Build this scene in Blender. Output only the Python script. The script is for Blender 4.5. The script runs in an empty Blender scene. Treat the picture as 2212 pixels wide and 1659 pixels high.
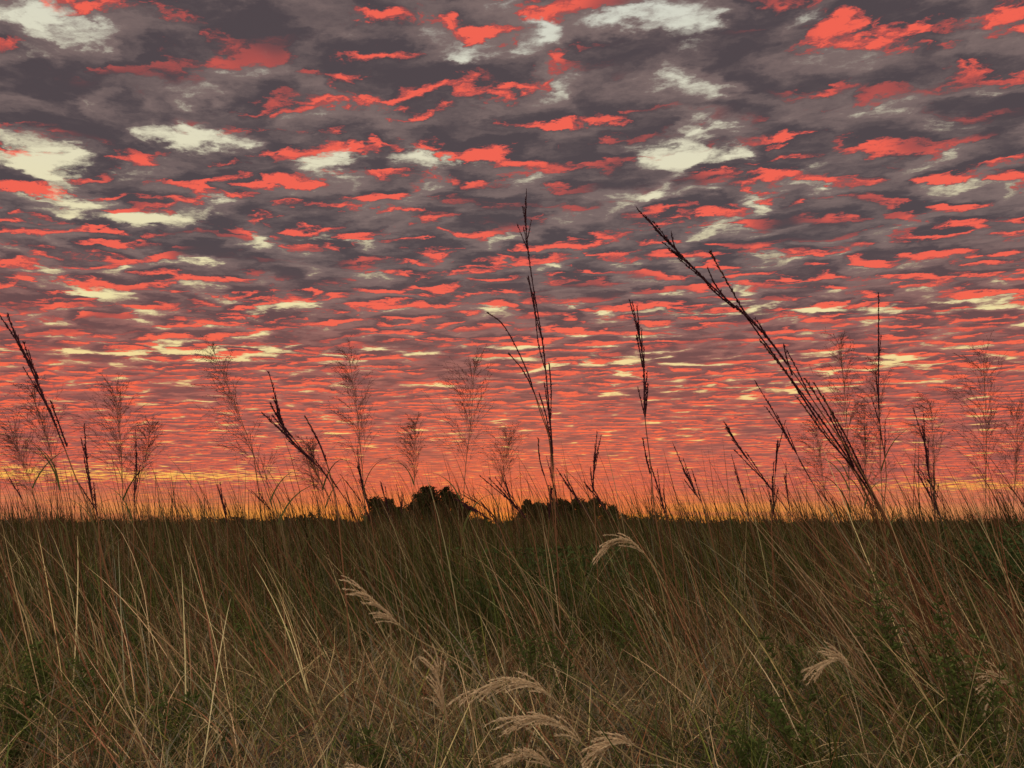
import bpy, math, numpy as np
from mathutils import Vector
rng = np.random.default_rng(7)
EYE = 0.75
scene = bpy.context.scene
scene.view_settings.view_transform = 'Standard'
scene.view_settings.look = 'None'
scene.view_settings.exposure = 0

# ------------------------------------------------------------------ camera
cam_d = bpy.data.cameras.new("camera"); cam = bpy.data.objects.new("camera", cam_d)
scene.collection.objects.link(cam)
cam.location = (0, 0, EYE); cam.rotation_euler = (math.radians(100.3), 0, 0)
cam_d.sensor_width = 36; cam_d.lens = 27.2; cam_d.clip_end = 6000; cam_d.clip_start = 0.05
scene.camera = cam

# ------------------------------------------------------------------ sky
SUN_AZ = math.radians(-1.5)
world = bpy.data.worlds.new("World"); scene.world = world; world.use_nodes = True
nt = world.node_tree; nt.nodes.clear(); N = nt.nodes; Lk = nt.links
def put(sock, v):
    if isinstance(v, (int, float)): sock.default_value = v
    elif isinstance(v, tuple): sock.default_value = v
    else: Lk.new(v, sock)
def M(op, a, b=0.0, c=0.0, clamp=False):
    n = N.new('ShaderNodeMath'); n.operation = op; n.use_clamp = clamp
    put(n.inputs[0], a); put(n.inputs[1], b); put(n.inputs[2], c); return n.outputs[0]
def XYZ(x, y, z):
    n = N.new('ShaderNodeCombineXYZ'); put(n.inputs[0], x); put(n.inputs[1], y); put(n.inputs[2], z); return n.outputs[0]
def noise(v, scale, detail, rough, dist=0.0, dim='2D', out=0):
    n = N.new('ShaderNodeTexNoise'); n.noise_dimensions = dim
    Lk.new(v, n.inputs['Vector']); n.inputs['Scale'].default_value = scale
    n.inputs['Detail'].default_value = detail; n.inputs['Roughness'].default_value = rough
    n.inputs['Distortion'].default_value = dist; return n.outputs[out]
def VM(op, a, b, s=1.0):
    n = N.new('ShaderNodeVectorMath'); n.operation = op; put(n.inputs[0], a); put(n.inputs[1], b)
    if op == 'SCALE': n.inputs['Scale'].default_value = s
    return n.outputs[0]
def voro(v, scale, smooth):
    n = N.new('ShaderNodeTexVoronoi'); n.voronoi_dimensions = '2D'; n.feature = 'SMOOTH_F1'
    Lk.new(v, n.inputs['Vector']); n.inputs['Scale'].default_value = scale; n.inputs['Smoothness'].default_value = smooth
    return n.outputs['Distance']
def SS(v, a, b):
    n = N.new('ShaderNodeMapRange'); n.interpolation_type = 'SMOOTHSTEP'
    put(n.inputs[0], v); put(n.inputs[1], a); put(n.inputs[2], b); n.inputs[3].default_value = 0; n.inputs[4].default_value = 1
    return n.outputs[0]
def MIX(f, a, b, mode='MIX'):
    n = N.new('ShaderNodeMix'); n.data_type = 'RGBA'; n.blend_type = mode
    put(n.inputs[0], f); put(n.inputs[6], a); put(n.inputs[7], b); return n.outputs[2]
def RAMP(f, stops, interp='LINEAR'):
    n = N.new('ShaderNodeValToRGB'); cr = n.color_ramp; cr.interpolation = interp
    while len(cr.elements) < len(stops): cr.elements.new(0.5)
    for e, (p, c) in zip(cr.elements, stops): e.position = p; e.color = (*c, 1)
    Lk.new(f, n.inputs[0]); return n.outputs[0]
def srgb(r, g, b):
    f = lambda c: (c/255/12.92) if c/255 <= .04045 else ((c/255+.055)/1.055)**2.4
    return (f(r), f(g), f(b))

tc = N.new('ShaderNodeTexCoord'); sep = N.new('ShaderNodeSeparateXYZ'); Lk.new(tc.outputs['Generated'], sep.inputs[0])
dx, dy, dz = sep.outputs
zc = M('MAXIMUM', dz, 0.0); zz = M('ADD', zc, 0.020)
px = M('DIVIDE', dx, zz); py = M('DIVIDE', dy, zz)       # point where the ray meets the flat cloud deck
base2 = XYZ(M('MULTIPLY', px, 0.76), M('MULTIPLY_ADD', px, 0.10, M('MULTIPLY', py, 1.10)), 0.0)
wn = VM('SUBTRACT', noise(base2, 4.4, 6.0, 0.62, out=1), (0.5, 0.5, 0.5))
warp = VM('SCALE', wn, (0,0,0), 0.27)
def deck(oy):
    v0 = VM('ADD', base2, (3.1, 1.7+oy, 0.0))
    v = VM('ADD', v0, warp)
    a = noise(v, 5.4, 5.0, 0.54, 0.0)
    c = voro(v, 6.6, 0.40)
    return M('ADD', M('MULTIPLY', a, 0.64), M('MULTIPLY', M('SUBTRACT', 0.80, c), 0.36))
d0 = deck(0.0)
d1 = deck(0.040)
big = noise(XYZ(px, py, 0.0), 0.9, 3.0, 0.5)
fine = noise(VM('ADD', base2, (9.0,4.0,0.0)), 15.0, 6.0, 0.68)
fo = M('SUBTRACT', fine, 0.5)
# breaks in the cloud deck (deck coordinates: x, y, half sizes, strength)
breaks = [(-1.24,1.93,.20,.16,1.0),(-.117,1.54,.11,.07,.9),(-.43,1.90,.33,.08,.65),(.445,1.90,.18,.09,.8),(-.154,1.9,.1,.06,.8),
 (-1.63,4.05,1.0,.20,.9),(-1.09,3.36,.2,.2,.7),(.585,4.27,.55,.22,.7),(1.0,3.3,.5,.1,.7),(1.69,3.23,.4,.1,.7),
 (2.33,4.27,.8,.22,.7),(1.59,5.1,.7,.25,.7),(1.08,1.72,.08,.12,.6),(.35,1.41,.10,.07,.6),(.66,1.34,.25,.04,.6),
 (-1.17,2.3,.35,.07,.8),(-.62,2.49,.16,.07,.7),(-7.2,11.3,1.8,1.6,.9),(-4.7,12.2,1.6,1.2,.9),(8.3,13.8,2.5,1.5,.9),
 (-1.0,1.45,.05,.15,.4),(-.25,1.40,.10,.04,.4),(-.85,1.80,.15,.10,.6),(.75,1.95,.2,.05,.5),(-1.8,3.1,.25,.10,.6)]
g = None
for (cx, cy, sx, sy, st) in breaks:
    ax = M('MULTIPLY_ADD', px, 1/sx, -cx/sx); ay = M('MULTIPLY_ADD', py, 1/sy, -cy/sy)
    q = M('MULTIPLY_ADD', ax, ax, M('MULTIPLY', ay, ay))
    e = M('POWER', 0.3679, q)
    g = M('MULTIPLY', e, st) if g is None else M('MULTIPLY_ADD', e, st, g)
g = M('MINIMUM', g, 1.0)
D = M('SUBTRACT', M('MULTIPLY_ADD', M('SUBTRACT', big, 0.5), 0.10, M('MULTIPLY_ADD', fo, 0.18, d0)), M('MULTIPLY', g, 0.20))
gap = M('SUBTRACT', 1.0, SS(D, 0.19, 0.335))
# side of each cloud turned to the low sun
lit_raw = M('SUBTRACT', d0, d1)
low = M('SUBTRACT', 1.0, SS(dz, 0.05, 0.55))
lt = M('MULTIPLY_ADD', low, -0.036, 0.020)
lit = SS(M('MULTIPLY_ADD', fo, 0.13, lit_raw), lt, M('ADD', lt, 0.120))
lit = M('MULTIPLY', lit, SS(noise(XYZ(px, py, 0.0), 1.6, 3.0, .5), 0.28, 0.54))
lit = M('MULTIPLY', lit, M('MULTIPLY_ADD', low, 0.10, 1.05), clamp=True)
thick = SS(M('MULTIPLY_ADD', fo, 0.14, d0), 0.31, 0.55)
body_hi = MIX(thick, (*srgb(126,107,104),1), (*srgb(80,70,74),1))
body_lo = MIX(thick, (*srgb(188,100,86),1), (*srgb(140,82,77),1))
lowb = M('SUBTRACT', 1.0, SS(dz, 0.08, 0.34))
body = MIX(lowb, body_hi, body_lo)
red1 = MIX(lowb, (*srgb(172,82,78),1), (*srgb(214,92,74),1))
red2 = MIX(lowb, (*srgb(240,100,82),1), (*srgb(248,106,72),1))
cloud = MIX(SS(lit, 0.40, 0.95), MIX(SS(lit, 0.0, 0.50), body, red1), red2)
clear = RAMP(M('MULTIPLY', dz, 1.6), [(0.0, srgb(255,150,50)), (0.07, srgb(255,186,80)), (0.2, srgb(248,208,130)), (0.38, srgb(240,224,165)), (0.62, srgb(228,220,186)), (1.0, srgb(208,210,200))])
col = MIX(gap, cloud, clear)
# glow at the horizon, strongest round the sun
sdot = M('ADD', M('MULTIPLY', dx, math.sin(SUN_AZ)), M('MULTIPLY', dy, math.cos(SUN_AZ)))
near = SS(sdot, 0.78, 1.0)
hz = M('SUBTRACT', 1.0, SS(dz, 0.0, 0.050))
glow = MIX(near, (*srgb(226,146,100),1), (*srgb(255,166,66),1))
streak = noise(XYZ(M('MULTIPLY', dx, 5.0), M('MULTIPLY', dz, 90.0), 0.0), 1.0, 4.0, 0.5)
col = MIX(M('MULTIPLY', hz, M('MULTIPLY_ADD', SS(streak, .35, .6), .5, .48)), col, glow)
core = M('MULTIPLY', SS(sdot, 0.95, 1.0), M('SUBTRACT', 1.0, SS(dz, 0.0, 0.14)))
col = MIX(M('MULTIPLY', core, 0.30), col, (*srgb(255,104,50),1))
# unseen sky overhead and behind, brightened as added fill light for the grass
up = SS(dz, 0.66, 0.9); back = M('SUBTRACT', 1.0, SS(dy, -0.5, 0.15))
fillf = M('MAXIMUM', up, back)
col = MIX(fillf, col, MIX(gap, (*srgb(222,208,196),1), (0.9,0.92,0.95,1)))
sky = N.new('ShaderNodeTexSky'); sky.sky_type = 'NISHITA'; sky.sun_disc = False
sky.sun_elevation = math.radians(1.5); sky.sun_rotation = SUN_AZ
b1 = N.new('ShaderNodeBackground'); Lk.new(col, b1.inputs[0]); Lk.new(M('MULTIPLY_ADD', fillf, 0.65, 1.0), b1.inputs[1])
b2 = N.new('ShaderNodeBackground'); Lk.new(sky.outputs[0], b2.inputs[0]); b2.inputs[1].default_value = 0.003
ad = N.new('ShaderNodeAddShader'); Lk.new(b1.outputs[0], ad.inputs[0]); Lk.new(b2.outputs[0], ad.inputs[1])
wo = N.new('ShaderNodeOutputWorld'); Lk.new(ad.outputs[0], wo.inputs[0])

sd = bpy.data.lights.new("sun", 'SUN'); sun = bpy.data.objects.new("sun", sd); scene.collection.objects.link(sun)
sd.energy = 0.35; sd.angle = math.radians(4); sd.color = (1, .55, .28)
sun.rotation_euler = Vector((-math.sin(SUN_AZ), -math.cos(SUN_AZ), -math.tan(math.radians(1.5)))).to_track_quat('-Z', 'Y').to_euler()

# ------------------------------------------------------------------ materials
def leaf_mat(name, trans=0.3, rough=0.7):
    m = bpy.data.materials.new(name); m.use_nodes = True; t = m.node_tree; t.nodes.clear()
    at = t.nodes.new('ShaderNodeAttribute'); at.attribute_name = 'Col'
    p = t.nodes.new('ShaderNodeBsdfDiffuse'); 
    t.links.new(at.outputs['Color'], p.inputs[0]); o = t.nodes.new('ShaderNodeOutputMaterial')
    if trans > 0:
        tr = t.nodes.new('ShaderNodeBsdfTranslucent'); t.links.new(at.outputs['Color'], tr.inputs[0])
        mx = t.nodes.new('ShaderNodeMixShader'); mx.inputs[0].default_value = trans
        t.links.new(p.outputs[0], mx.inputs[1]); t.links.new(tr.outputs[0], mx.inputs[2])
        t.links.new(mx.outputs[0], o.inputs[0])
    else: t.links.new(p.outputs[0], o.inputs[0])
    return m
MAT_G = leaf_mat("grass_blade", .3)
MAT_S = leaf_mat("grass_stem", 0)
MAT_L = leaf_mat("tree_leaf", .15)

# ------------------------------------------------------------------ mesh helpers
class Buf:
    def __init__(s): s.v=[]; s.f=[]; s.c=[]; s.n=0
    def add(s, v, f, c):
        s.v.append(np.asarray(v, dtype=np.float32)); s.f.append(np.asarray(f, dtype=np.int32)+s.n)
        s.c.append(np.asarray(c, dtype=np.float32)); s.n += len(v)
    def make(s, name, mat):
        V=np.concatenate(s.v); F=np.concatenate(s.f); C=np.clip(np.concatenate(s.c),0,1)
        me=bpy.data.meshes.new(name); me.vertices.add(len(V)); me.vertices.foreach_set('co', V.ravel())
        me.loops.add(F.size); me.loops.foreach_set('vertex_index', F.ravel())
        me.polygons.add(len(F)); me.polygons.foreach_set('loop_start', np.arange(len(F), dtype=np.int32)*4)
        me.update(calc_edges=True)
        a=me.attributes.new('Col','FLOAT_COLOR','POINT')
        a.data.foreach_set('color', np.concatenate([C, np.ones((len(C),1),np.float32)],1).ravel())
        me.materials.append(mat); me.validate()
        ob=bpy.data.objects.new(name, me); scene.collection.objects.link(ob); return ob

def blades(buf, base, L, az, ph0, ph1, w, col, segs=4, pw=0.8):
    n=len(base); t=np.linspace(0,1,segs+1)
    tm=(t[:-1]+t[1:])/2
    ph=ph0[:,None]+ph1[:,None]*tm[None,:]**1.5
    st=(L/segs)[:,None]
    hx=np.concatenate([np.zeros((n,1)),np.cumsum(np.sin(ph)*st,1)],1)
    hz=np.concatenate([np.zeros((n,1)),np.cumsum(np.cos(ph)*st,1)],1)
    P=np.zeros((n,segs+1,3)); P[:,:,0]=base[:,0,None]+hx*np.cos(az)[:,None]; P[:,:,1]=base[:,1,None]+hx*np.sin(az)[:,None]
    P[:,:,2]=np.maximum(base[:,2,None]+hz, 0.005)
    wa=rng.uniform(0,2*np.pi,n); W=np.stack([np.cos(wa),np.sin(wa),rng.uniform(-.3,.3,n)],1)
    wt=np.maximum((1-t)**pw,0.08)
    off=W[:,None,:]*(w[:,None]*wt[None,:])[:,:,None]*0.5
    V=np.stack([P-off,P+off],2).reshape(-1,3)
    i=np.arange(n)[:,None]*(segs+1)*2+np.arange(segs)[None,:]*2
    F=np.stack([i,i+1,i+3,i+2],2).reshape(-1,4)
    C=np.repeat(col,(segs+1)*2,axis=0)
    buf.add(V,F,C)

def crom(pts, m):
    P=np.array(pts,float); P=np.concatenate([[2*P[0]-P[1]],P,[2*P[-1]-P[-2]]])
    out=[]
    for k in range(1,len(P)-2):
        for t in np.linspace(0,1,m,endpoint=False):
            a,b,c,d=P[k-1],P[k],P[k+1],P[k+2]
            out.append(.5*((2*b)+(-a+c)*t+(2*a-5*b+4*c-d)*t*t+(-a+3*b-3*c+d)*t**3))
    out.append(P[-2]); return np.array(out)
def tube(buf, P, r, col, sides=5):
    P=np.asarray(P,float); n=len(P); r=np.broadcast_to(r,(n,)); T=np.gradient(P,axis=0); T/=np.linalg.norm(T,axis=1)[:,None]+1e-9
    ref=np.array([0,1,0.17]); A=np.cross(T,ref); A/=np.linalg.norm(A,axis=1)[:,None]+1e-9; B=np.cross(T,A)
    an=np.arange(sides)*2*np.pi/sides
    V=P[:,None,:]+r[:,None,None]*(np.cos(an)[None,:,None]*A[:,None,:]+np.sin(an)[None,:,None]*B[:,None,:])
    i=np.arange(n-1)[:,None]*sides; j=np.arange(sides)[None,:]; k=(j+1)%sides
    F=np.stack([i+j,i+k,i+sides+k,i+sides+j],2).reshape(-1,4)
    C=np.broadcast_to(np.asarray(col),(n*sides,3)) if np.ndim(col)==1 else np.repeat(col,sides,axis=0)
    buf.add(V.reshape(-1,3),F,C)
def slivers(buf, P, D, L, w, col):
    n=len(P); R=rng.normal(size=(n,3)); S=np.cross(D,R); S/=np.linalg.norm(S,axis=1)[:,None]+1e-9
    L=np.broadcast_to(L,(n,))[:,None]; w=np.broadcast_to(w,(n,))[:,None]
    V=np.stack([P, P+D*L*.45+S*w*.5, P+D*L, P+D*L*.45-S*w*.5],1).reshape(-1,3)
    F=np.arange(n*4).reshape(-1,4); buf.add(V,F,np.repeat(np.broadcast_to(col,(n,3)),4,axis=0))

# ------------------------------------------------------------------ ground
def ground():
    rs=[0]+list(np.geomspace(1.5,5000,40)); sg=64; V=[(0,0,0)]; F=[]
    for r in rs[1:]:
        for s in range(sg):
            a=s*2*math.pi/sg; x,y=r*math.cos(a),r*math.sin(a)
            z=0.015*math.sin(x*1.3+.4)*math.cos(y*1.1) if r<60 else 0
            V.append((x,y,z))
    for s in range(sg): F.append((0,1+s,1+(s+1)%sg))
    for k in range(len(rs)-2):
        for s in range(sg):
            a=1+k*sg+s; b=1+k*sg+(s+1)%sg; F.append((a,a+sg,b+sg,b))
    me=bpy.data.meshes.new('ground'); me.from_pydata(V,[],F); me.update()
    m=bpy.data.materials.new('soil_thatch'); m.use_nodes=True; t=m.node_tree; p=t.nodes['Principled BSDF']
    no=t.nodes.new('ShaderNodeTexNoise'); no.inputs['Scale'].default_value=14; no.inputs['Detail'].default_value=6; no.inputs['Roughness'].default_value=.75
    g=t.nodes.new('ShaderNodeNewGeometry'); t.links.new(g.outputs['Position'],no.inputs['Vector'])
    r=t.nodes.new('ShaderNodeValToRGB'); r.color_ramp.elements[0].position=.35; r.color_ramp.elements[0].color=(.015,.012,.007,1)
    r.color_ramp.elements[1].position=.7; r.color_ramp.elements[1].color=(.08,.06,.035,1)
    t.links.new(no.outputs[0],r.inputs[0]); t.links.new(r.outputs[0],p.inputs['Base Color']); p.inputs['Roughness'].default_value=1
    me.materials.append(m); ob=bpy.data.objects.new('ground',me); scene.collection.objects.link(ob)
ground()

# ------------------------------------------------------------------ grass
GREEN=np.array([.105,.125,.035]); DKG=np.array([.050,.068,.02]); STRAW=np.array([.56,.42,.215]); RUST=np.array([.24,.105,.055]); TAN=np.array([.27,.185,.09]); GREY=np.array([.23,.20,.13]); YG=np.array([.20,.21,.05])
PAL=np.array([GREEN,DKG,STRAW,RUST,TAN,GREY,YG])
def pick(n, wts):
    wts=np.array(wts,float); wts/=wts.sum()
    c=PAL[rng.choice(len(PAL),n,p=wts)]; return c*rng.uniform(.45,1.45,(n,1))*rng.uniform(.92,1.08,(n,3))
def patch(x,y):
    return .5+.25*np.sin(x*1.1+np.sin(y*.9)*1.4)+.25*np.sin(y*1.3+np.cos(x*.7)*1.7+1)
def area(n,y0,y1,k=1.0,pad=1.4,spread=.80):
    u=rng.uniform(0,1,n); y=y0+(y1-y0)*u**k; x=rng.uniform(-1,1,n)*(spread*y+pad)
    return np.stack([x,y,np.zeros(n)],1)
def lean_az(n, s=0.9): return math.pi+rng.normal(0,s,n)
def tufts(n, per, y0, y1, k, rad):
    c=area(max(1,n//per),y0,y1,k); i=rng.integers(0,len(c),n); o=rng.normal(0,rad,(n,2))
    b=c[i].copy(); b[:,:2]+=o; return b,np.arctan2(o[:,1],o[:,0]),i,c

G=Buf()
# thatch of fallen dry blades
n=70000; b=area(n,1.0,6.0,.9); b[:,2]=rng.uniform(0,.10,n)
pt=patch(b[:,0]*1.6,b[:,1]*1.8)
cd=pick(n,[.4,.9,1.9,.8,2.4,1.4,.2]); cg=pick(n,[2,2.4,.5,.4,.7,.4,1.2]); sel=rng.uniform(0,1,n)<np.clip((pt-.36)*1.7,0.06,.75)
c=np.where(sel[:,None],cg,cd)
blades(G,b,rng.uniform(.10,.36,n),rng.uniform(0,2*np.pi,n),rng.uniform(.4,1.55,n),rng.uniform(-.7,1.6,n),rng.uniform(.002,.006,n),c,3)
# knee-high tufts, thickening with distance
n=16000; b,oa,ti,tcn=tufts(n,34,1.6,7,.7,.045); y=b[:,1]; nc=len(tcn)
H=np.interp(y,[1.5,2.5,3.5,4.5,7],[.20,.26,.36,.62,.74])*rng.uniform(.5,1.2,nc)[ti]
pc=patch(tcn[:,0]*1.6,tcn[:,1]*1.8)+rng.normal(0,.18,nc)
wc=np.where(pc>.54,0,np.where(pc>.27,1,2))[ti]
c=np.where((wc==0)[:,None],pick(n,[3,2,.3,.3,.6,.4,1.6]),np.where((wc==1)[:,None],pick(n,[.6,.7,1.6,.8,2.2,1.2,.3]),pick(n,[.4,.6,.6,2.6,1.6,.4,.1])))
az=np.where(rng.uniform(0,1,n)<.5,lean_az(n,.7),oa)
blades(G,b,H*rng.uniform(.5,1.25,n),az,rng.uniform(.02,.8,n),rng.uniform(0,2.3,n),rng.uniform(.003,.008,n),c,6)
# tall grass
n=60000; b,oa,ti,tcn=tufts(n,30,4.3,24,1.7,.10); y=b[:,1]; pt=patch(b[:,0]*.7,b[:,1]*.5); nc=len(tcn)
H=np.interp(y,[4.3,5.3,6.5,26],[.50,.70,.80,.86])*(.88+.20*pt)*rng.uniform(.60,1.28,nc)[ti]
pc=patch(tcn[:,0]*.9+2,tcn[:,1]*.8)+rng.normal(0,.2,nc)
wc=np.where(pc>.36,0,np.where(pc>.2,1,2))[ti]
c=np.where((wc==0)[:,None],pick(n,[2.6,3,.15,.4,.6,.3,.8]),np.where((wc==1)[:,None],pick(n,[1,1.2,.6,1,2,1,.2]),pick(n,[.6,1,.3,2.6,1.4,.3,.1])))
az=np.where(rng.uniform(0,1,n)<.5,lean_az(n,.8),oa)
blades(G,b,H*rng.uniform(.6,1.15,n),az,rng.uniform(0,.45,n),rng.uniform(0,1.9,n)**1.4,rng.uniform(.004,.010,n),c*.70,6)
# taller tussocks standing above their neighbours
n=7000; b,oa,ti,tcn=tufts(n,42,6,20,1.3,.10); nc=len(tcn); hh=rng.uniform(.9,1.35,nc)[ti]
az=np.where(rng.uniform(0,1,n)<.5,lean_az(n,.8),oa)
blades(G,b,hh*rng.uniform(.55,1.1,n),az,rng.uniform(0,.35,n),rng.uniform(0,1.9,n)**1.3,rng.uniform(.004,.009,n),pick(n,[1.6,2,.3,1.6,1.2,.3,.3])*.55,7)
n=22000; b=area(n,22,75,1.3,4); 
blades(G,b,rng.uniform(.55,1.05,n),lean_az(n,1.2),rng.uniform(0,.3,n),rng.uniform(0,.6,n),rng.uniform(.014,.032,n),pick(n,[2,2.4,.3,1.2,1.0,.5,.3])*.65,3)
n=20000; b=area(n,70,420,1.5,10)
blades(G,b,rng.uniform(.55,1.15,n),lean_az(n,1.2),rng.uniform(0,.3,n),rng.uniform(0,.6,n),rng.uniform(.06,.20,n),pick(n,[2,2.4,.3,1.2,1.0,.5,.2])*.65,2)
# behind / beside the viewer, thinner
n=9000; b=np.stack([rng.uniform(-8,8,n),rng.uniform(-7,1.0,n),np.zeros(n)],1); b=b[np.hypot(b[:,0],b[:,1])>1.0]; n=len(b)
blades(G,b,rng.uniform(.12,.4,n),lean_az(n,1.4),rng.uniform(0,.9,n),rng.uniform(0,.8,n),rng.uniform(.003,.006,n),pick(n,[2,1,2,1,2,1,.5]),3)
G.make('prairie_grass',MAT_G)

# flowering stalks standing through the grass (leaning downwind, to the left)
S=Buf()
def stalk_field(n,y0,y1,k,h0,h1,w0,w1,wts,lean=(.02,.40),pad=1.5,bend=.35,dim=.6,segs=6):
    b=area(n,y0,y1,k,pad); H=h0+(h1-h0)*rng.beta(1.6,3.0,n)
    blades(S,b,H,lean_az(n,.6),rng.uniform(*lean,n),rng.uniform(0,bend,n),rng.uniform(w0,w1,n),pick(n,wts)*dim,segs,.35)
stalk_field(520,1.8,4.2,1,.45,1.0,.003,.0050,[1,.4,2.6,1.6,2.4,1,.5],(.3,1.05),1.5,.7,.95,8)
stalk_field(900,3.6,6.5,1,.7,1.3,.0035,.0055,[1,.6,1.2,2.2,1.8,.6,.3],(.05,.7),1.5,.6,.65,8)
stalk_field(3200,5.5,14,1.2,.9,1.70,.005,.009,[.8,.6,.2,2.6,1.2,.2,.2],(.0,.40),1.5,.6,.34)
stalk_field(5200,12,40,1.2,.9,1.85,.010,.018,[.8,.8,.1,2.4,1.1,.2,.1],(.0,.35),1.5,.5,.34)
stalk_field(5200,38,120,1.2,.9,2.2,.026,.050,[1,1,.1,2,1.0,.2,.1],(.0,.35),1.5,.35,.34,4)
# dense clumps of russet stems, fanning up to the left
for (x,y,n,h,ln,sp) in [(1.62,2.9,150,1.1,.55,.16),(1.95,3.1,80,1.0,.5,.14),(1.25,2.5,60,.65,.8,.12),(-1.35,2.9,80,.75,.5,.14),(-.75,3.1,60,.8,.45,.12),(-1.9,3.6,60,.8,.4,.15),
                      (.2,4.0,60,.8,.2,.10),(.75,3.4,50,.75,.35,.10),(-.2,2.7,50,.55,.75,.14),(.6,2.5,55,.55,.9,.15),(-1.0,2.3,50,.5,.85,.16),(2.4,3.6,60,.9,.4,.16),(-.5,4.2,40,.8,.3,.12),(1.0,4.3,50,.85,.35,.12),
                      (-1.5,2.2,50,.5,.8,.16),(.15,2.2,40,.45,.9,.14)]:
    b=np.stack([rng.normal(x,sp,n),rng.normal(y,sp,n),np.zeros(n)],1)
    blades(S,b,h*rng.uniform(.45,1.1,n),lean_az(n,.5),np.abs(rng.normal(ln,.22,n)),rng.uniform(-.1,.9,n),rng.uniform(.003,.0065,n),pick(n,[.5,.3,1.2,3.0,2.4,.6,.2]),8,.4)
S.make('seeding_grass_stalks',MAT_S)

# ------------------------------------------------------------------ individual tall grasses
def at(d, pts, jig=0.0):
    """image coordinates -> metres: (bearing tangent, rise tangent) from the camera at chosen distance d"""
    return [(bx*d, d+jig*k*.03, EYE+sz*d) for k,(bx,sz) in enumerate(pts)]
WINE=np.array([.045,.016,.020]); STEM=np.array([.19,.09,.045])
def raceme(buf, P, r, col):
    """seed head hugging its axis: scales all along"""
    r=r*1.2
    n=len(P); tube(buf,P,np.linspace(.3,.75,n)*r,col,5)
    seg=np.linalg.norm(np.diff(P,axis=0),axis=1).sum(); k=max(12,int(seg/.0022))
    t=rng.uniform(0,len(P)-1.001,k); i=t.astype(int); fr=(t-i)[:,None]
    pos=P[i]*(1-fr)+P[i+1]*fr; T=P[i+1]-P[i]; T/=np.linalg.norm(T,axis=1)[:,None]+1e-9
    s=np.where(T[:,2:3]<0,-1,1)
    D=T*s+rng.normal(0,.24,(k,3)); D/=np.linalg.norm(D,axis=1)[:,None]
    slivers(buf,pos,D,rng.uniform(.010,.018,k),r*1.1,np.asarray(col)*rng.uniform(.7,1.5,(k,1)))
def bluestem(d, main, heads=(), extra=(), head_to=3, r=.0028, leaves=2):
    B=Buf(); P=crom(at(d,main),7); n=len(P)
    f=np.linspace(0,1,n)
    col=np.where(f[:,None]<.5,WINE*1.2+(STEM-WINE)*(f[:,None]*1.2),STEM)
    tube(B,P,r*(.55+.65*f),col,5)
    k=min(n-2,head_to*7); raceme(B,P[:k],.0046,WINE)
    for h in heads: raceme(B,crom(at(d,h,.4),6),.0042,WINE)
    for e in extra:
        Q=crom(at(d,e,.5),7); tube(B,Q,r*.8,STEM*.8,4); raceme(B,Q[:max(6,len(Q)//2)],.0042,WINE)
    for _ in range(5+head_to*2):
        i=int(rng.uniform(2,max(4,k+6))); i=min(i,n-2); T=P[i-1]-P[i+1]; T/=np.linalg.norm(T)
        dr=T+rng.normal(0,.10,3)*[1,.6,.4]; dr/=np.linalg.norm(dr); ln=rng.uniform(.08,.20)
        q=np.array([P[i]+dr*ln*s/5+T*ln*.1*(s/5)**2 for s in range(6)])[::-1]; raceme(B,q,.0030,WINE)
    for _ in range(leaves):
        i=int(n*rng.uniform(.55,.9)); p=P[i]; a=rng.choice([math.pi,0])+rng.normal(0,.5)
        blades(B,np.array([p]),np.array([rng.uniform(.25,.45)]),np.array([a]),np.array([.25]),np.array([rng.uniform(1.2,2.2)]),np.array([.008]),np.array([[.11,.09,.035]]),8)
    return B.make('bluestem_grass',MAT_S)
bluestem(4.0,[(.018,.420),(.021,.373),(.0286,.314),(.0405,.237),(.0473,.163),(.0532,.078),(.0554,.002),(.059,-.095),(.062,-.16),(.063,-.1875)],
  heads=[[(.044,.20),(.0355,.235),(.0320,.27),(.0290,.305)],[(.0395,.242),(.029,.29),(.0225,.33)],[(.050,.13),(.0515,.17),(.0495,.21)],[(.0515,.10),(.0445,.14),(.036,.17)]],
  extra=[[(-.0315,.278),(-.0099,.26),(.0177,.206),(.0358,.151),(.0504,.102),(.0545,.02)],[(-.0037,.222),(.0147,.2),(.0327,.163),(.0470,.12),(.0535,.06)],[(.034,.11),(.0365,.08),(.050,.03),(.060,-.06)]],head_to=5)
bluestem(3.0,[(.195,.397),(.222,.367),(.270,.314),(.329,.257),(.3686,.2),(.407,.1385),(.444,.078),(.4795,.002),(.517,-.095),(.549,-.232),(.552,-.25)],
  heads=[[(.217,.39),(.222,.372),(.232,.356)],[(.265,.339),(.275,.318),(.291,.297)],[(.252,.333),(.272,.310),(.30,.287)],[(.36,.235),(.365,.215),(.372,.195)]],
  extra=[[(.269,.363),(.2923,.32),(.3205,.269),(.363,.206),(.412,.126),(.455,.06),(.4935,-.038),(.535,-.15),(.56,-.25)],
         [(.398,.181),(.435,.114),(.465,.043),(.504,-.05),(.55,-.25)],[(.3735,.164),(.411,.111),(.444,.072),(.485,.002),(.53,-.12),(.56,-.25)],
         [(.33,.24),(.372,.185),(.418,.118),(.462,.045),(.51,-.06),(.565,-.25)],[(.385,.19),(.42,.13),(.45,.06),(.50,-.07),(.545,-.25)],[(.41,.16),(.44,.09),(.475,.02),(.525,-.1),(.57,-.25)]],head_to=4,r=.0028,leaves=5)
bluestem(3.4,[(.1677,.262),(.1735,.206),(.1733,.1385),(.1785,.078),(.181,.025),(.1894,-.038),(.199,-.122),(.205,-.22)],heads=[[(.1785,.181),(.177,.16),(.1745,.1385)],[(.166,.245),(.170,.225),(.1735,.205)],[(.170,.108),(.174,.085),(.179,.065)]],head_to=2)
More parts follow.
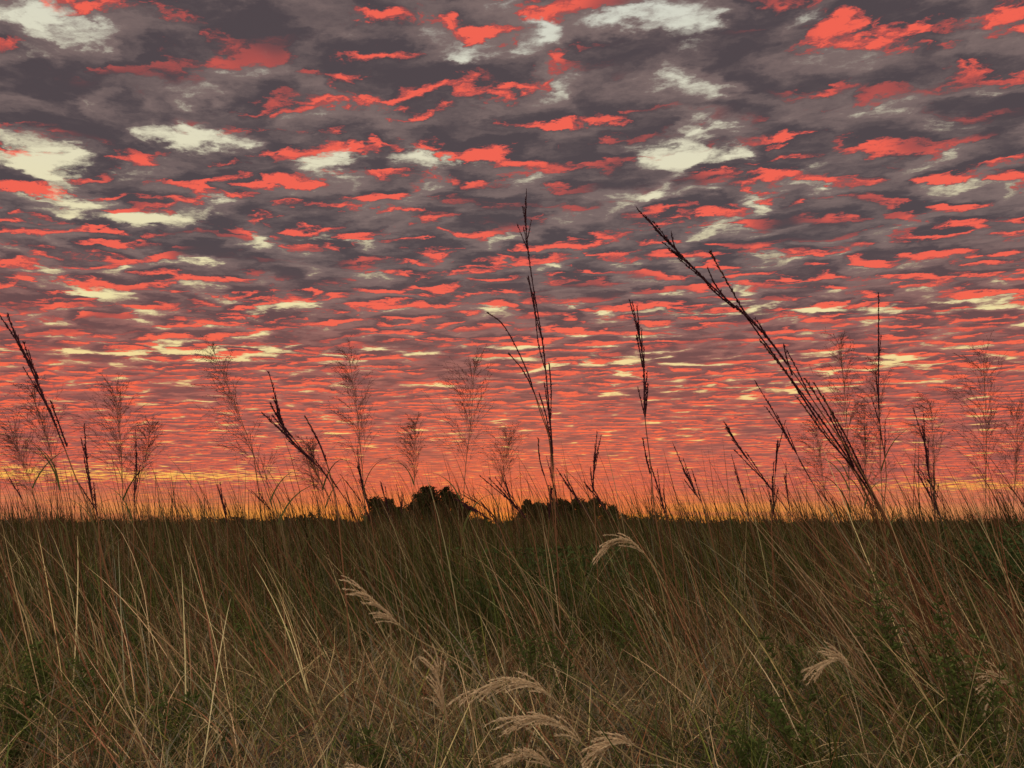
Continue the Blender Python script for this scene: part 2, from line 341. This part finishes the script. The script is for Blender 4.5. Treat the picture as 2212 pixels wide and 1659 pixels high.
bluestem(4.5,[(.492,.305),(.484,.212),(.479,.1385),(.4815,.066),(.474,.002),(.475,-.16)],head_to=2)
bluestem(3.4,[(-.687,.279),(-.647,.225),(-.6165,.169),(-.590,.12),(-.564,.066),(-.530,-.004),(-.479,-.15),(-.47,-.22)],heads=[[(-.66,.25),(-.645,.22),(-.633,.2)],[(-.603,.158),(-.592,.13),(-.58,.10)],[(-.648,.238),(-.637,.21),(-.627,.19)]],head_to=3)
bluestem(3.0,[(-.307,.146),(-.289,.111),(-.2512,.075),(-.2277,.04),(-.215,-.038),(-.201,-.15),(-.198,-.25)],extra=[[(-.2694,.1385),(-.249,.1),(-.2334,.055),(-.224,.01)],[(-.3155,.155),(-.30,.128),(-.267,.087),(-.235,.03)]],head_to=2)
bluestem(3.8,[(.2794,.123),(.3097,.075),(.3617,.004),(.4305,-.095),(.46,-.197)],head_to=1)
bluestem(4.2,[(.3355,.157),(.3632,.1),(.4037,.013),(.448,-.095),(.46,-.178)],head_to=1)
bluestem(4.5,[(.5336,.126),(.537,.0486),(.5395,.002),(.55,-.166)],head_to=1)
bluestem(3.6,[(-.5535,.102),(-.5364,.031),(-.524,-.01),(-.5,-.2)],head_to=1)
bluestem(4.4,[(.108,.088),(.104,.05),(.106,.0),(.11,-.165)],head_to=1)
bluestem(4.6,[(.345,.105),(.338,.06),(.33,.0),(.33,-.16)],head_to=1)
bluestem(4.1,[(.22,.07),(.235,.04),(.25,.0),(.28,-.18)],head_to=1)
bluestem(4.7,[(-.485,.09),(-.483,.05),(-.481,.0),(-.47,-.155)],head_to=1)
# shorter plants of the same grass scattered through the front of the field
for _ in range(30):
    d=rng.uniform(4.2,8.0); b0=rng.uniform(-.72,.72); s=rng.uniform(.02,.075); l=rng.uniform(-.01,.05)
    bluestem(d,[(b0-l,s),(b0-l*.5,s*.45),(b0,-.02),(b0+l*.6,-EYE/d)],head_to=1,leaves=1)

def panicle(d, bot, top, w, seedcol=(.09,.045,.03)):
    B=Buf(); b0=np.array(at(d,[bot])[0]); t0=np.array(at(d,[top])[0]); ax=t0-b0; H=np.linalg.norm(ax); W=w*d
    base=np.array([b0[0]+(b0[0]-t0[0])*1.0+.03, d, 0.0]); mid=(base+b0)/2+np.array([-.01,0,0])
    P=crom([t0,b0+ax*.5+np.array([.01,0,0]),b0,mid,base],7); n=len(P)
    tube(B,P,np.linspace(.0011,.003,n),np.array([.14,.09,.045]),5)
    A=ax/H; pts=[];dirs=[]; tw=np.array([.10,.055,.04])
    for k in range(60):
        f=(k/60)**.9; p0=b0+ax*f; a=rng.uniform(0,2*np.pi)
        ln=W*(1.0-f*.70)*rng.uniform(.45,1.1)*(.75+.5*math.sin(min(f*3,1)*1.57))
        out=np.array([math.cos(a),math.sin(a),0])
        m=6; q=[p0]; dr=A*1.9+out*.50; dr/=np.linalg.norm(dr)
        for s in range(m):
            dr=dr+out*.11+rng.normal(0,.10,3)+np.array([-.07,0,-.08*s/m]); dr/=np.linalg.norm(dr); q.append(q[-1]+dr*ln/m*1.35)
            if s>0:
                for _ in range(3):
                    sd=dr+rng.normal(0,.45,3); sd/=np.linalg.norm(sd); l2=ln*rng.uniform(.12,.40)
                    q2=np.array([q[-1],q[-1]+sd*l2*.5,q[-1]+sd*l2+np.array([0,0,-.004])])
                    tube(B,q2,.0005,tw,3)
                    for e in (1,2): pts.append(q2[e]); dirs.append(sd)
        tube(B,np.array(q),.0006,tw,3)
    pts=np.array(pts);dirs=np.array(dirs)
    slivers(B,pts,dirs,rng.uniform(.006,.010,len(pts)),.0036,np.array(seedcol)*rng.uniform(.6,1.5,(len(pts),1)))
    for _ in range(4):
        i=int(n*rng.uniform(.42,.85)); p=P[i]
        blades(B,np.array([p]),np.array([rng.uniform(.3,.55)]),np.array([rng.choice([math.pi,0])+rng.normal(0,.4)]),np.array([.3]),np.array([rng.uniform(1.2,2.6)]),np.array([.012]),np.array([[.09,.09,.03]]),9)
    B.make('switchgrass',MAT_S)
for a in [(5.0,(-.579,.043),(-.629,.169),.055),(4.8,(-.499,.043),(-.5195,.169),.06),(4.6,(-.315,.043),(-.396,.228),.05),(4.8,(-.1917,.060),(-.215,.218),.05),
          (5.6,(-.1257,.05),(-.126,.13),.033),(4.8,(-.0603,.065),(-.050,.206),.06),(4.8,(.4326,.043),(.4355,.237),.055),(5.0,(.474,.043),(.479,.212),.045),
          (5.6,(.541,.031),(.5475,.157),.045),(4.8,(.606,.031),(.623,.212),.065),(6.0,(-.0155,.0386),(-.004,.114),.04),(5.6,(-.479,.048),(-.47,.125),.035),
          (5.4,(-.24,.03),(-.262,.10),.04),(6.0,(.40,.03),(.395,.13),.04),(5.2,(.45,.02),(.46,.15),.04),(5.5,(-.61,.03),(-.65,.12),.05),(5.5,(.64,.02),(.66,.15),.05)]: panicle(*a)

def beardgrass(d, path):
    B=Buf(); pts=at(d,path); g0=pts[0]; pts=[(g0[0]+.12,g0[1]+.05,0.0)]+pts; P=crom(pts,8); n=len(P)
    tube(B,P,np.linspace(.0020,.0010,n),np.array([.36,.27,.13]),5)
    k0=int(n*.60); silk=np.array([.76,.58,.36])
    for k in range(20):
        i=min(n-2,int(k0+(n-1-k0)*(k/20)**1.1)); T=P[i+1]-P[i]; T/=np.linalg.norm(T)
        dr=T+rng.normal(0,.18,3); q=[P[i]]; ln=rng.uniform(.05,.09)
        for s in range(7):
            dr=dr/np.linalg.norm(dr); q.append(q[-1]+dr*ln/7); dr=dr+np.array([-.03,0,-.10])+rng.normal(0,.03,3)
        q=np.array(q); tube(B,q,.0007,silk*.8,3)
        m=90; t=rng.uniform(0,6.99,m); ii=t.astype(int); fr=(t-ii)[:,None]; pos=q[ii]*(1-fr)+q[ii+1]*fr
        D=(q[ii+1]-q[ii]); D/=np.linalg.norm(D,axis=1)[:,None]; D=D+rng.normal(0,.22,(m,3)); D/=np.linalg.norm(D,axis=1)[:,None]
        slivers(B,pos,D,rng.uniform(.007,.013,m),.0015,silk*rng.uniform(.6,1.15,(m,1)))
    B.make('silver_beardgrass',MAT_G)
for a in [(2.6,[(.20,-.14),(.180,-.055),(.143,-.019),(.1136,-.030)]),(2.3,[(-.03,-.194),(-.118,-.139),(-.1594,-.106),(-.190,-.079)]),
          (1.9,[(.153,-.289),(.07,-.226),(.0193,-.189),(-.049,-.20)]),(1.8,[(.2,-.34),(.1084,-.279),(.053,-.237),(.011,-.234)]),
          (1.8,[(.25,-.31),(.1645,-.271),(.131,-.258),(.103,-.271)]),(2.2,[(.5,-.258),(.4288,-.189),(.408,-.164),(.3777,-.172)]),
          (2.2,[(-.06,-.289),(-.0824,-.226),(-.0918,-.172)]),(1.9,[(.10,-.34),(.06,-.30),(.03,-.275),(-.0,-.28)]),(2.3,[(.66,-.26),(.625,-.21),(.60,-.185),(.59,-.20)]),
          (2.0,[(-.12,-.34),(-.16,-.30),(-.19,-.29)])]: beardgrass(*a)

# leafy green weeds
def forb(d, bx, h, spread=.10, stems=6, col=(.095,.125,.035), leaf=.022, name='ragweed_plant', dens=90):
    B=Buf(); base=np.array([bx*d,d,0.])
    for s in range(stems):
        a=rng.uniform(0,2*np.pi); tip=base+np.array([math.cos(a)*spread*rng.uniform(.2,1)-.05,math.sin(a)*spread*rng.uniform(.2,1),h*rng.uniform(.7,1.0)])
        P=crom([base+rng.normal(0,.01,3)*[1,1,0],(base+tip)/2+rng.normal(0,.02,3),tip],10)
        tube(B,P,np.linspace(.0025,.001,len(P)),np.array([.12,.09,.05]),5)
        m=dens; t=rng.uniform(3,len(P)-1.01,m); i=t.astype(int); pos=P[i]
        D=rng.normal(0,1,(m,3)); D[:,2]=np.abs(D[:,2])*.6+.25; D/=np.linalg.norm(D,axis=1)[:,None]
        L=leaf*rng.uniform(.5,1.4,m); slivers(B,pos,D,L,L*.28,np.array(col)*rng.uniform(.5,1.5,(m,1)))
        slivers(B,pos+D*L[:,None]*.5,(lambda q:q/np.linalg.norm(q,axis=1)[:,None])(D+rng.normal(0,.5,(m,3))),L*.7,L*.22,np.array(col)*rng.uniform(.5,1.5,(m,1)))
    B.make(name,MAT_G)
for a in [(2.7,.50,.62),(2.4,.56,.50),(2.3,.60,.42),(2.9,.46,.52),(2.3,.36,.30),(2.2,.30,.24),(2.5,-.60,.30),(2.6,-.40,.24),(3.2,.075,.40),(3.4,.03,.38),(3.0,-.56,.34),(3.6,-.30,.36),(2.3,-.15,.20),
          (2.8,.56,.55),(2.9,-.50,.32),(3.3,-.05,.36),(3.0,.35,.38),(3.4,.60,.6),(3.7,-.45,.4),(3.8,.15,.4)]:
    forb(*a)
def bush(x,y,w,h,name,n,leaf,col,trunks=5):
    B=Buf(); 
    for s in range(trunks):
        a=rng.uniform(0,2*np.pi); tip=np.array([x+math.cos(a)*w*.35,y+math.sin(a)*w*.35,h*.8])
        P=crom([(x+rng.normal(0,.03),y,0),((x+tip[0])/2,(y+tip[1])/2+.02,h*.45),tip],5); tube(B,P,np.linspace(.012,.004,len(P))*h,np.array([.08,.055,.035]),5)
    cl=[]
    for _ in range(26):
        a=rng.uniform(0,2*np.pi); rr=math.sqrt(rng.uniform(0,1)); cl.append((x+math.cos(a)*rr*w*.5,y+math.sin(a)*rr*w*.5,h*rng.uniform(.15,1)*(1-.35*rr*rr),rng.uniform(.10,.22)*w))
    cl=np.array(cl); i=rng.integers(0,len(cl),n); pos=cl[i,:3]+rng.normal(0,1,(n,3))*cl[i,3:4]*.6; pos[:,2]=np.clip(pos[:,2],.02,h*1.02)
    D=rng.normal(0,1,(n,3)); D/=np.linalg.norm(D,axis=1)[:,None]; L=leaf*rng.uniform(.6,1.4,n)
    slivers(B,pos,D,L,L*.4,np.array(col)*rng.uniform(.5,1.4,(n,1)))
    B.make(name,MAT_L)
bush(3.15,5.0,1.1,.72,'green_bush',5500,.03,(.05,.075,.025))
bush(4.1,5.4,1.2,.76,'green_bush',4500,.03,(.05,.075,.025))
bush(.25,5.0,1.3,.58,'green_bush',3500,.03,(.06,.085,.028))

# ------------------------------------------------------------------ trees
def tree(x,y,w,h,seed,n=7000):
    r=np.random.default_rng(seed); B=Buf(); 
    tube(B,crom([(x,y,0),(x+.1,y,h*.2),(x-.1,y,h*.42),(x+.1,y,h*.75)],4),np.linspace(.30,.07,13),np.array([.05,.035,.022]),8)
    cl=[]
    for k in range(22):
        a=r.uniform(0,2*np.pi); z0=h*r.uniform(.12,.5); e=np.array([x+math.cos(a)*w*.5*r.uniform(.3,.85),y+math.sin(a)*w*.5*r.uniform(.3,.85),0])
        rad=np.hypot(e[0]-x,e[1]-y)/(w*.5); e[2]=h*(.12+r.uniform(.1,.80)*math.sqrt(max(0,1-rad**2*.75)))
        tube(B,crom([(x,y,z0*.8),((x+e[0])/2,(y+e[1])/2,(z0+e[2])/2+.1),tuple(e)],4),np.linspace(.10,.03,9),np.array([.05,.035,.022]),5)
        cl.append((*e,r.uniform(.10,.19)*w))
        for _ in range(3): cl.append((*(e+r.normal(0,w*.10,3)*[1,1,.8]),r.uniform(.05,.11)*w))
    cl=np.array(cl); i=r.integers(0,len(cl),n); v=r.normal(0,1,(n,3)); v/=np.linalg.norm(v,axis=1)[:,None]
    pos=cl[i,:3]+v*cl[i,3:4]*(r.uniform(0,1,(n,1))**.45); pos[:,2]=np.clip(pos[:,2],.1,h*1.04)
    D=r.normal(0,1,(n,3)); D/=np.linalg.norm(D,axis=1)[:,None]; L=r.uniform(.22,.42,n)
    cc=np.array([.040,.030,.014])*(.5+.9*r.uniform(0,1,len(cl))[i][:,None])*r.uniform(.7,1.3,(n,1))
    slivers(B,pos,D,L,L*.6,cc); B.make('tree',MAT_L)
# row on the far side of the field, about 100 m off
tree(-16.6,100,5.2,4.1,1); tree(-13.6,101,3.8,3.3,11,4000)
tree(-9.2,98,6.6,5.2,2,9000); tree(-6.6,99,3.4,3.6,12,4000)
tree(2.8,100,4.6,3.6,3); tree(5.8,100,4.8,4.0,4)
tree(9.6,100,4.8,4.5,5); tree(12.3,101,3.6,3.0,6,4000)
def treeline(name,segs):
    B=Buf()
    for (x0,x1,y,h) in segs:
        m=int((x1-x0)*55); x=rng.uniform(x0,x1,m); hh=h*(.6+.25*np.sin(x*.33+y)+.2*np.sin(x*.9+1)+.1*np.sin(x*2.1))
        z=hh*rng.uniform(0.05,1,m); pos=np.stack([x,y+rng.normal(0,2,m),z],1)
        D=rng.normal(0,1,(m,3)); D/=np.linalg.norm(D,axis=1)[:,None]; L=rng.uniform(.5,1.1,m)
        slivers(B,pos,D,L,L*.6,np.array([.035,.033,.018])*rng.uniform(.6,1.4,(m,1)))
    B.make(name,MAT_L)
treeline('distant_trees',[(-60,-14,160,2.8),(-14,30,150,2.8),(-260,-70,320,3.4),(30,260,330,3.0)])
